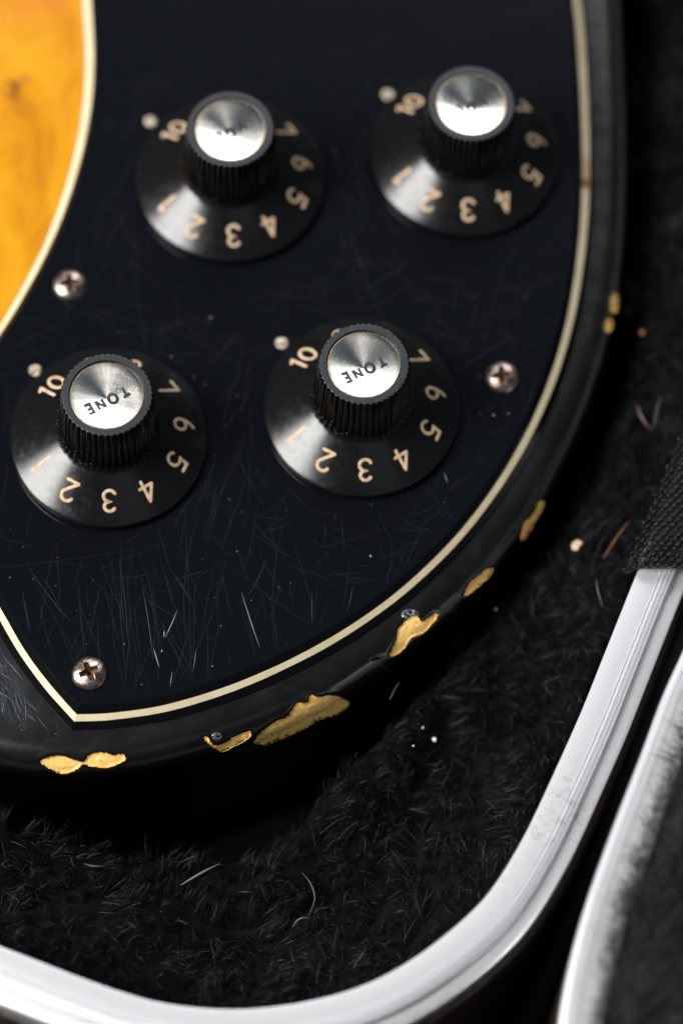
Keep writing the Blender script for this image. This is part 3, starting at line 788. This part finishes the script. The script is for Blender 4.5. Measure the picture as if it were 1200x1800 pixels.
Vr, Fr = lathe([(2.62, 0.02), (3.02, 0.025), (3.12, 0.012)], 64)
Vb, Fb = lathe([(0.75, -0.02), (0.5, -0.02), (0.01, -0.02)], 24)
for (x, y, rot, tx, ty, lab) in [(157, 1181, 27, 0, 0, 'brown tarnished cross head screw in the lower corner of the pickguard'),
                     (123, 498, 12, 0.05, 0.03, 'copper toned cross head screw near the amber wood'), (882, 660, 8, 0.05, -0.08, 'dark tarnished cross head screw near the right edge')]:
    p = P(x, y, 0.7)
    if sc0 is None:
        sc0 = o = mesh('screw', Vs, Fs, MAT_SCREW, guitar); o.data.materials.append(MAT_RECESS)
        for i_, p_ in enumerate(o.data.polygons):
            if min(Ds[v] for v in Fs[i_]) > 0.16: p_.material_index = 1
        r0 = mesh('countersink', Vr, Fr, MAT_PLYB, o)
    else:
        o = sc0.copy(); COL.objects.link(o); r1 = r0.copy(); COL.objects.link(r1); r1.parent = o
    o.parent = guitar; o.location = (p[0] * S, p[1] * S, 0); o.rotation_euler = (tx, ty, math.radians(rot)); o['group'] = 'pickguard screws'; o['label'] = lab

# ------------------------------------------------------------------ the case
case = tag(empty('guitar_case'), 'open guitar case with black plush lining and bright aluminium rim', 'guitar case')
rim_in_px = [(-900, 1290), (-600, 1410), (-400, 1492), (-200, 1578), (0, 1662), (42, 1678), (125, 1711), (208, 1741), (292, 1764), (400, 1774), (483, 1769), (567, 1754), (650, 1727), (733, 1680),
             (817, 1613), (867, 1558), (920, 1470), (955, 1397), (990, 1320), (1021, 1250), (1045, 1190), (1082, 1097), (1122, 998), (1190, 835), (1270, 600), (1320, 330), (1330, 0), (1300, -350)]
ZR = 0.6
RIM = smooth_line(spline([P(x, y, ZR) for x, y in rim_in_px], 0.8), 12, False)
if normals2(RIM, False)[len(RIM) // 2][1] > 0: RIM = RIM[::-1]           # outward = away from the guitar
if sdist([0], [0], RIM)[0] > 0: RIM = RIM[::-1]
prof_in = [(0.0, -14), (0.0, -0.25), (0.12, -0.05), (0.3, 0.0), (3.05, 0.0), (3.12, -0.22), (3.22, -0.22), (3.28, 0.18), (3.44, 0.20), (3.5, -0.14), (3.62, -0.14), (3.70, 0.26), (4.07, 0.30),
           (4.13, -0.06), (4.30, -0.06), (4.36, 0.30), (4.77, 0.26), (4.83, -0.10), (5.0, -0.10), (5.06, 0.16), (5.32, 0.10), (5.5, -0.2), (5.52, -1.2)]
rimo = sweep('rim', RIM, prof_in, MAT_RIM, case, z=np.full(len(RIM), ZR)); auto_sharp(rimo, 30)
fl = sweep('rim_flange', RIM, [(5.53, -1.25), (5.6, -1.2), (6.2, -1.15), (7.45, -1.3), (7.75, -1.45), (7.85, -1.8), (7.85, -4.5)], MAT_RIM, rimo, z=np.full(len(RIM), ZR)); auto_sharp(fl, 40)
sh = sweep('shell', RIM, [(5.4, -4.0), (8.4, -4.0), (9.0, -4.5), (9.2, -6), (9.2, -74), (8.6, -75)], MAT_SHELL, case); auto_sharp(sh, 50)

cav_px = [(-500, 1240), (-200, 1375), (0, 1432), (110, 1468), (230, 1494), (330, 1500), (420, 1488), (500, 1452), (575, 1392), (640, 1322), (700, 1248), (775, 1176), (850, 1095), (925, 1005),
          (1000, 900), (1055, 790), (1098, 650), (1118, 480), (1124, 300), (1118, 0), (1100, -350)]
ZP = -14.0
CAV = smooth_line(spline([P(x, y, ZP) for x, y in cav_px], 2.0), 3, False)
if sdist([0], [0], CAV)[0] > 0: CAV = CAV[::-1]                          # outside the cavity is positive
RIMc = RIM[::4]
def lining_z(x, y):
    sh_ = np.asarray(x).shape; x = np.ravel(x); y = np.ravel(y)
    D = sdist(x, y, CAV) + 1.4 * noise2(x / 7, y / 7, 31, 2); E = -sdist(x, y, RIMc)      # E: distance inside the rim
    z = -19.5 + 3.4 * noise2(x / 15, y / 15, 2, 2) + 1.9 * noise2(x / 5.5, y / 5.5, 12, 2)
    z = z + 3.5 * np.exp(-((D - 3.5) / 6.0) ** 2)
    z = z - 32 * sstep(0.8, -4.0, D)
    z = z + 7.5 * sstep(20, 2, E) - 2.0 * sstep(3.5, 0, E)
    return z.reshape(sh_), D.reshape(sh_), E.reshape(sh_)
xs = np.arange(-125, 100, 1.2); ys = np.arange(-105, 135, 1.2); GX, GY = np.meshgrid(xs, ys)
ZZ, DD, EE = lining_z(GX, GY)
keep = (EE > -1.3) & (DD > -22)
ny, nx = GX.shape; F = []
for j in range(ny - 1):
    for i in range(nx - 1):
        if keep[j, i] and keep[j + 1, i] and keep[j, i + 1] and keep[j + 1, i + 1]: F.append((j * nx + i, j * nx + i + 1, (j + 1) * nx + i + 1, (j + 1) * nx + i))
Vl = np.column_stack([GX.ravel(), GY.ravel(), ZZ.ravel() - np.where(EE.ravel() < 0.6, 2.5, 0)])
lining = mesh('lining', Vl, F, MAT_BACK, case)
bm = bmesh.new(); bm.from_mesh(lining.data); bmesh.ops.delete(bm, geom=[v for v in bm.verts if not v.link_faces], context='VERTS'); bm.to_mesh(lining.data); bm.free()

def fibres(name, x, y, z, lean, length, wid, mat, parent, up=None, tone=None, segs=3):
    """curved tapering ribbons standing in the pile"""
    n = len(x); base = np.column_stack([x, y, z]); up = np.tile([0, 0, 1.0], (n, 1)) if up is None else up
    d0 = up * 0.9 + lean * 0.5 + rng.normal(0, 0.22, (n, 3)); d0 /= np.linalg.norm(d0, axis=1)[:, None]
    d1 = d0 + lean * 1.1 + rng.normal(0, 0.6, (n, 3)) * [1, 1, 0.5]; d1 /= np.linalg.norm(d1, axis=1)[:, None]
    sd = np.cross(d0, rng.normal(0, 1, (n, 3))); sd /= np.linalg.norm(sd, axis=1)[:, None]
    rows = []; p = base
    k = segs
    for s_ in range(k + 1):
        t = s_ / k; c = base + (d0 * t + (d1 - d0) * t * t * 0.5) * length[:, None]
        wd_ = (wid * (1 - 0.75 * t))[:, None] if s_ < k else 0
        if s_ < k: rows += [c - sd * wd_ / 2, c + sd * wd_ / 2]
        else: rows += [c]
    V = np.stack(rows, 1); m = V.shape[1]; T = []
    for s_ in range(k - 1): T += [(2 * s_, 2 * s_ + 1, 2 * s_ + 2), (2 * s_ + 1, 2 * s_ + 3, 2 * s_ + 2)]
    T += [(2 * k - 2, 2 * k - 1, 2 * k)]; T = np.array(T)
    TT = (np.arange(n)[:, None, None] * m + T[None]).reshape(-1, 3)
    tn_ = rng.random(n) if tone is None else tone
    o = fast_tris(name, V.reshape(-1, 3), TT, mat, parent, attr=np.repeat(tn_, m)); o['kind'] = 'stuff'; return o
def lean_field(x, y, s=1):
    a = noise2(x / 13, y / 13, 41 * s, 2) * 3.6 + noise2(x / 3.5, y / 3.5, 43 * s, 2) * 1.6; b = 0.22 + 0.35 * (noise2(x / 8, y / 8, 47 * s, 2) + 0.4)
    return np.column_stack([np.cos(a) * b, np.sin(a) * b, 0 * a])
NF = 430000
x = rng.uniform(-78, 78, NF * 2); y = rng.uniform(-98, 112, NF * 2)
# clump the roots
x = x + 0.5 * noise2(x / 1.1, y / 1.1, 51, 1); y = y + 0.5 * noise2(x / 1.1, y / 1.1, 53, 1)
z, D, E = lining_z(x, y)
px_, py_ = topx(np.column_stack([x, y, z + 4]))
m = (D > -13) & (E > 0.5) & (px_ > -140) & (px_ < 1340) & (py_ > -160) & (py_ < 1860) & (rng.random(len(x)) < np.where(D < -0.8, 0.10, 1.0))
x, y, z, D, E = x[m][:NF], y[m][:NF], z[m][:NF], D[m][:NF], E[m][:NF]
ln = lean_field(x, y)
def clump(x, y, cell, seed):
    # vector towards the centre of a jittered cell: the pile gathers into tufts
    best = np.full(len(x), 1e9); vx = np.zeros(len(x)); vy = np.zeros(len(x)); i0 = np.floor(x / cell); j0 = np.floor(y / cell)
    for a in (-1, 0, 1):
        for b in (-1, 0, 1):
            ii, jj = i0 + a, j0 + b; hx = np.modf(np.abs(np.sin(ii * 127.1 + jj * 311.7 + seed) * 43758.5))[0]; hy = np.modf(np.abs(np.sin(ii * 269.5 + jj * 183.3 + seed) * 43758.5))[0]
            dx = (ii + hx) * cell - x; dy = (jj + hy) * cell - y; d = dx * dx + dy * dy; m_ = d < best
            best = np.where(m_, d, best); vx = np.where(m_, dx, vx); vy = np.where(m_, dy, vy)
    return np.column_stack([vx, vy, 0 * vx]) / cell
ln = ln + clump(x, y, 2.6, 1.0) * 1.1 + clump(x, y, 8.0, 9.0) * 1.2
# keep the pile from growing through the rim
near_rim = sstep(6, 1, E); c_ = np.array([0.0, 20.0]); inw = np.column_stack([c_[0] - x, c_[1] - y, 0 * x]); inw /= np.linalg.norm(inw, axis=1)[:, None]
ln = ln * (1 - near_rim)[:, None] + inw * (near_rim * 0.7)[:, None]
lng = 4.4 * (1 + 0.6 * noise2(x / 4.5, y / 4.5, 61, 2)) * rng.uniform(0.6, 1.12, len(x)) * (1 - 0.45 * near_rim)
wid = rng.uniform(0.025, 0.055, len(x))
fibres('plush_pile', x, y, z - 0.3, ln, lng, wid, MAT_FIB, lining)
print('case fibres', len(x))

# --- lid lying open to the right of the case
lid_px = [(1420, 700), (1300, 930), (1200, 1148), (1167, 1220), (1138, 1300), (1112, 1368), (1076, 1462), (1032, 1588), (1004, 1694), (986, 1790), (975, 1920), (985, 2060), (1030, 2200)]
ZL = 12.0
LID = smooth_line(spline([P(x, y, ZL) for x, y in lid_px], 0.8), 10, False)
far = P(1500, 1600, ZL)
if sdist([far[0]], [far[1]], LID)[0] > 0: LID = LID[::-1]               # outward is to the left
lid = mesh('lid', *loft([np.column_stack([LID + normals2(LID, False) * o_, np.full(len(LID), ZL + h)]) for o_, h in [(-5.0, -5.2), (-0.2, -5.0), (0.1, -5.3), (0.1, -8), (0.1, -86), (-0.4, -87)]], False), MAT_SHELL, case)
tag(lid, 'open lid of the case, out of focus beyond the gap')
lr = sweep('rim', LID, [(0.2, -5), (0.2, -0.5), (0.0, -0.15), (-0.4, 0.0), (-1.0, 0.05), (-1.1, -0.25), (-1.35, -0.25), (-1.45, 0.1), (-2.2, 0.1), (-2.3, -0.05), (-6.5, -0.1), (-6.6, -5)], MAT_RIM, lid, z=np.full(len(LID), ZL)); auto_sharp(lr, 30)
LIDc = LID[::4]
xs = np.arange(30, 130, 1.3); ys = np.arange(-125, 60, 1.3); GX, GY = np.meshgrid(xs, ys)
def lid_z(x, y):
    sh_ = np.asarray(x).shape; E = -sdist(np.ravel(x), np.ravel(y), LIDc).reshape(sh_)
    return ZL - 1.0 + 3.5 * sstep(3, 12, E) + 1.6 * noise2(x / 8, y / 8, 71, 2) * sstep(4, 10, E), E
ZZ, EE = lid_z(GX, GY); ny, nx = GX.shape; F = []
keep = (EE > 3.4)
for j in range(ny - 1):
    for i in range(nx - 1):
        if keep[j, i] and keep[j + 1, i] and keep[j, i + 1] and keep[j + 1, i + 1]: F.append((j * nx + i, j * nx + i + 1, (j + 1) * nx + i + 1, (j + 1) * nx + i))
ll = mesh('lining', np.column_stack([GX.ravel(), GY.ravel(), ZZ.ravel()]), F, MAT_BACK, lid)
bm = bmesh.new(); bm.from_mesh(ll.data); bmesh.ops.delete(bm, geom=[v for v in bm.verts if not v.link_faces], context='VERTS'); bm.to_mesh(ll.data); bm.free()
x = rng.uniform(30, 100, 150000); y = rng.uniform(-110, 30, 150000); z, E = lid_z(x, y)
px_, py_ = topx(np.column_stack([x, y, z + 3])); m = (E > 4.3) & (px_ < 1330) & (py_ < 1900) & (py_ > 1000)
x, y, z, E = x[m][:70000], y[m][:70000], z[m][:70000], E[m][:70000]
ln = lean_field(x, y, 2); nr_ = sstep(9, 4.0, E); ln = ln * (1 - 0.5 * nr_)[:, None] + np.array([-1.0, -0.1, 0]) * (nr_ * (0.5 + 0.5 * noise2(x / 3, y / 3, 5, 2)))[:, None]
lf = fibres('plush_pile', x, y, z, ln, 5.5 * (1 + 0.3 * noise2(x / 4, y / 4, 9, 2)) * rng.uniform(0.6, 1.1, len(x)), rng.uniform(0.08, 0.16, len(x)), MAT_FIBL, lid)
print('lid fibres', len(x))

# --- webbing strap from the case over the rim to the lid
A0 = P(1119, 990, 3.0); B0 = P(1226, 735, 3.0)                 # its near end edge on the lining side
ev = (B0 - A0) / np.linalg.norm(B0 - A0); eu = np.array([ev[1], -ev[0], 0.0])
eu = np.array([math.cos(math.radians(3)), math.sin(math.radians(3)), 0.0])     # the strap runs to the right
WID = np.linalg.norm(B0 - A0)
def strap_pt(u, v):
    """u along the strap (mm), v 0..1 across"""
    p = A0 + (B0 - A0) * v + eu * u
    zz = 3.2 - 1.7 * (1 - sstep(-1.5, 0.5, u)) - 1.2 * np.exp(-((v) / 0.08) ** 2) + 0.6 * math.sin(u * 0.35 + v * 3)
    return np.array([p[0], p[1], float(zz)])
us = np.arange(-1.5, 62, 0.5); vs_ = np.linspace(0, 1, 30)
rings = [np.array([strap_pt(u, v) for u in us]) for v in vs_]
V, F = loft(rings, False); bt = [r - [0, 0, 1.6] for r in rings]; V2, F2 = loft(bt, False); nv = len(V)
strap = mesh('lid_strap', np.vstack([V, V2]), F + [tuple(reversed([i + nv for i in f])) for f in F2] +
             [(i, i + nv, i + nv + 1, i + 1) for i in range(len(us) - 1)], MAT_WEB, case)
wv_ = []; wt = []
pu, pv = 1.25, 0.85; nvr = int(WID / pv)
for r_ in range(nvr + 1):
    for c in range(int(64 / pu)):
        u = -1.5 + c * pu + (r_ % 3) * pu / 3 * 1.0 + random.gauss(0, 0.06); v = (r_ + random.gauss(0, 0.06)) / nvr
        p = strap_pt(u, min(max(v, 0.0), 1)); pa = strap_pt(u + 0.3, min(max(v + 0.018, 0), 1.02)); d = pa - p; d /= np.linalg.norm(d)
        sd = np.cross([0, 0, 1.0], d); sd /= np.linalg.norm(sd); nn = np.cross(d, sd); b = len(wv_)
        L = 0.62 * random.uniform(0.85, 1.1); W_ = 0.40 * random.uniform(0.8, 1.1)
        for i, t in enumerate((-1, -0.55, 0, 0.55, 1)):
            w1 = W_ * math.sqrt(max(0, 1 - t * t * 0.9)); h = 0.42 * math.sqrt(max(0, 1 - t * t))
            for q in (-1, -0.5, 0, 0.5, 1): wv_.append(p + d * L * t + sd * w1 * q + nn * (h * math.sqrt(max(0, 1 - q * q * 0.98)) + 0.02))
        for i in range(4):
            for q in range(4): wt.append((b + i * 5 + q, b + (i + 1) * 5 + q, b + (i + 1) * 5 + q + 1, b + i * 5 + q + 1))
wo = mesh('weave', wv_, wt, MAT_WEB, strap); wo['kind'] = 'stuff'
bm = bmesh.new(); bm.from_mesh(wo.data)
bm.normal_update()
if sum(f.normal.z for f in bm.faces) < 0: bmesh.ops.reverse_faces(bm, faces=bm.faces)
bm.to_mesh(wo.data); bm.free()

# ------------------------------------------------------------------ table under the case
tb = mesh('table_top', [(-900, -700, -87), (900, -700, -87), (900, 900, -87), (-900, 900, -87)], [(0, 1, 2, 3)], MAT_TABLE); tb['kind'] = 'structure'

# ------------------------------------------------------------------ loose hairs and crumbs on the lining
def pile_top(px, py, z):
    for _ in range(4):
        p_ = P(px, py, z); z = float(lining_z(np.array([p_[0]]), np.array([p_[1]]))[0][0]) + 4.3
    return z
def hair(px_pts, z, r, mat, label, name='loose_hair', cat='hair', bow=0.8):
    z = pile_top(*px_pts[0], z)
    q = spline([P(a, b, z) for a, b in px_pts], 0.5); k = len(q); t = np.linspace(0, 1, k)
    zz = z + bow * np.sin(t * PI); pts = np.column_stack([q, zz]); d = np.gradient(pts, axis=0); d /= np.linalg.norm(d, axis=1)[:, None]
    s1 = np.cross(d, [0, 0, 1.0]); s1 /= np.linalg.norm(s1, axis=1)[:, None]; s2 = np.cross(d, s1)
    rings = [pts + (s1 * math.cos(a) + s2 * math.sin(a)) * (r * np.sin(np.linspace(0.25, PI - 0.15, k)))[:, None] for a in np.linspace(0, 2 * PI, 7)]
    V, F = loft(rings, False); c = V.mean(0)
    o = mesh(name, V - c, F, mat, loc=c); tag(o, label, cat); return o
MH = [plain('hair_tan', (0.22, 0.16, 0.12)), plain('hair_brown', (0.22, 0.09, 0.035)), plain('hair_pale', (0.14, 0.15, 0.15)), plain('hair_grey', (0.10, 0.11, 0.115)), plain('hair_dim', (0.06, 0.06, 0.055))]
hair([(1119, 713), (1124, 733), (1133, 747), (1143, 756)], -11, 0.13, MH[0], 'short thick tan hair on the plush between guitar edge and strap')
hair([(1160, 696), (1153, 722), (1147, 756)], -11, 0.09, MH[3], 'thin grey hair on the plush just left of the strap')
hair([(1104, 917), (1082, 948), (1058, 984)], -8, 0.11, MH[1], 'straight brown bristle on the plush just left of the strap end')
hair([(1047, 1018), (1049, 1042), (1058, 1067)], -10, 0.075, MH[2], 'fine pale curved hair on the plush left of the aluminium rim')
hair([(318, 1556), (352, 1538), (387, 1518)], -12, 0.17, MH[2], 'straight pale bristle on the plush below the guitar body')
hair([(148, 1518), (165, 1525), (188, 1523)], -12, 0.13, MH[4], 'short dull curved hair on the plush at the lower left')
hair([(531, 1534), (546, 1556), (553, 1582), (543, 1608)], -12, 0.11, MH[4], 'long curved dull hair on the plush at bottom centre')
hair([(515, 1629), (525, 1618), (545, 1613)], -12, 0.14, MH[3], 'short grey hair just below the long curved dull hair')
def crumb(px, py, z, r, mat, label, flat=0.5, name='crumb', cat='crumb', seed=0):
    z = pile_top(px, py, z)
    bm = bmesh.new(); bmesh.ops.create_icosphere(bm, subdivisions=3, radius=1); rnd = random.Random(seed); s1, s2, s3 = rnd.random() * 9, rnd.random() * 9, rnd.random() * 9
    for v in bm.verts:
        n_ = mathutils.noise.noise(v.co * 1.6 + Vector((s1, s2, s3))); v.co *= (1 + 0.55 * n_); v.co = Vector((v.co.x * r * S, v.co.y * r * 1.3 * S, v.co.z * r * flat * S))
    me = bpy.data.meshes.new(name); bm.to_mesh(me); bm.free(); o = link(name, me, mat); p = P(px, py, z); o.location = [c * S for c in p]; o.rotation_euler = (0.3, 0.4, seed)
    tag(o, label, cat); return o
MC = plain('crumb_pale', (0.55, 0.45, 0.30)); MWh = plain('crumb_white', (0.7, 0.7, 0.72)); MO = plain('crumb_orange', (0.4, 0.17, 0.05))
crumb(1013, 957, -9, 0.85, MC, 'pale wood flake on the plush right of the chipped guitar edge', 0.4, 'wood_flake', 'flake', 3)
crumb(763, 1300, -11, 0.30, MWh, 'round white speck of lint on the plush below the forked chip', 0.9, 'lint_speck', 'lint', 4)
crumb(726, 1311, -11, 0.13, MWh, 'tiny white speck of lint left of the round white one', 0.9, 'lint_speck', 'lint', 5)
crumb(743, 1279, -11, 0.18, MC, 'tiny pale brown crumb above the round white speck', 0.6, 'crumb', 'crumb', 6)
crumb(1128, 585, -10, 0.3, MO, 'tiny orange crumb on the plush right of the two amber chips', 0.6, 'crumb', 'crumb', 7)
crumb(871, 1071, -10, 0.22, MO, 'tiny rust coloured crumb on the plush right of the leaf shaped chip', 0.6, 'crumb', 'crumb', 8)

wn = np.zeros_like(wpts); dd = np.gradient(wpts, axis=0); wn[:, 0] = dd[:, 1]; wn[:, 1] = -dd[:, 0]; wn /= np.linalg.norm(wn, axis=1)[:, None]
if (wn @ np.array([0.6, -0.8, 0])).mean() < 0: wn = -wn
tt = np.linspace(0, 1, len(wpts)); hw = 0.38 * np.sin(PI * np.clip(tt * 0.96 + 0.02, 0, 1)) ** 0.6
rg = [wpts + wn * o_ + np.array([0, 0, 1.0]) * (h_ * hw)[:, None] for o_, h_ in ((0.0, 1.3), (0.2, 0.7), (0.26, 0), (0.2, -0.7), (0.0, -1.3))]
V, F = loft(rg, False); mesh('side_glint', V, F, plain('side_glint_brown', (0.11, 0.06, 0.032), 0.6), guitar)  # glint on the side modelled as a thin brown strip
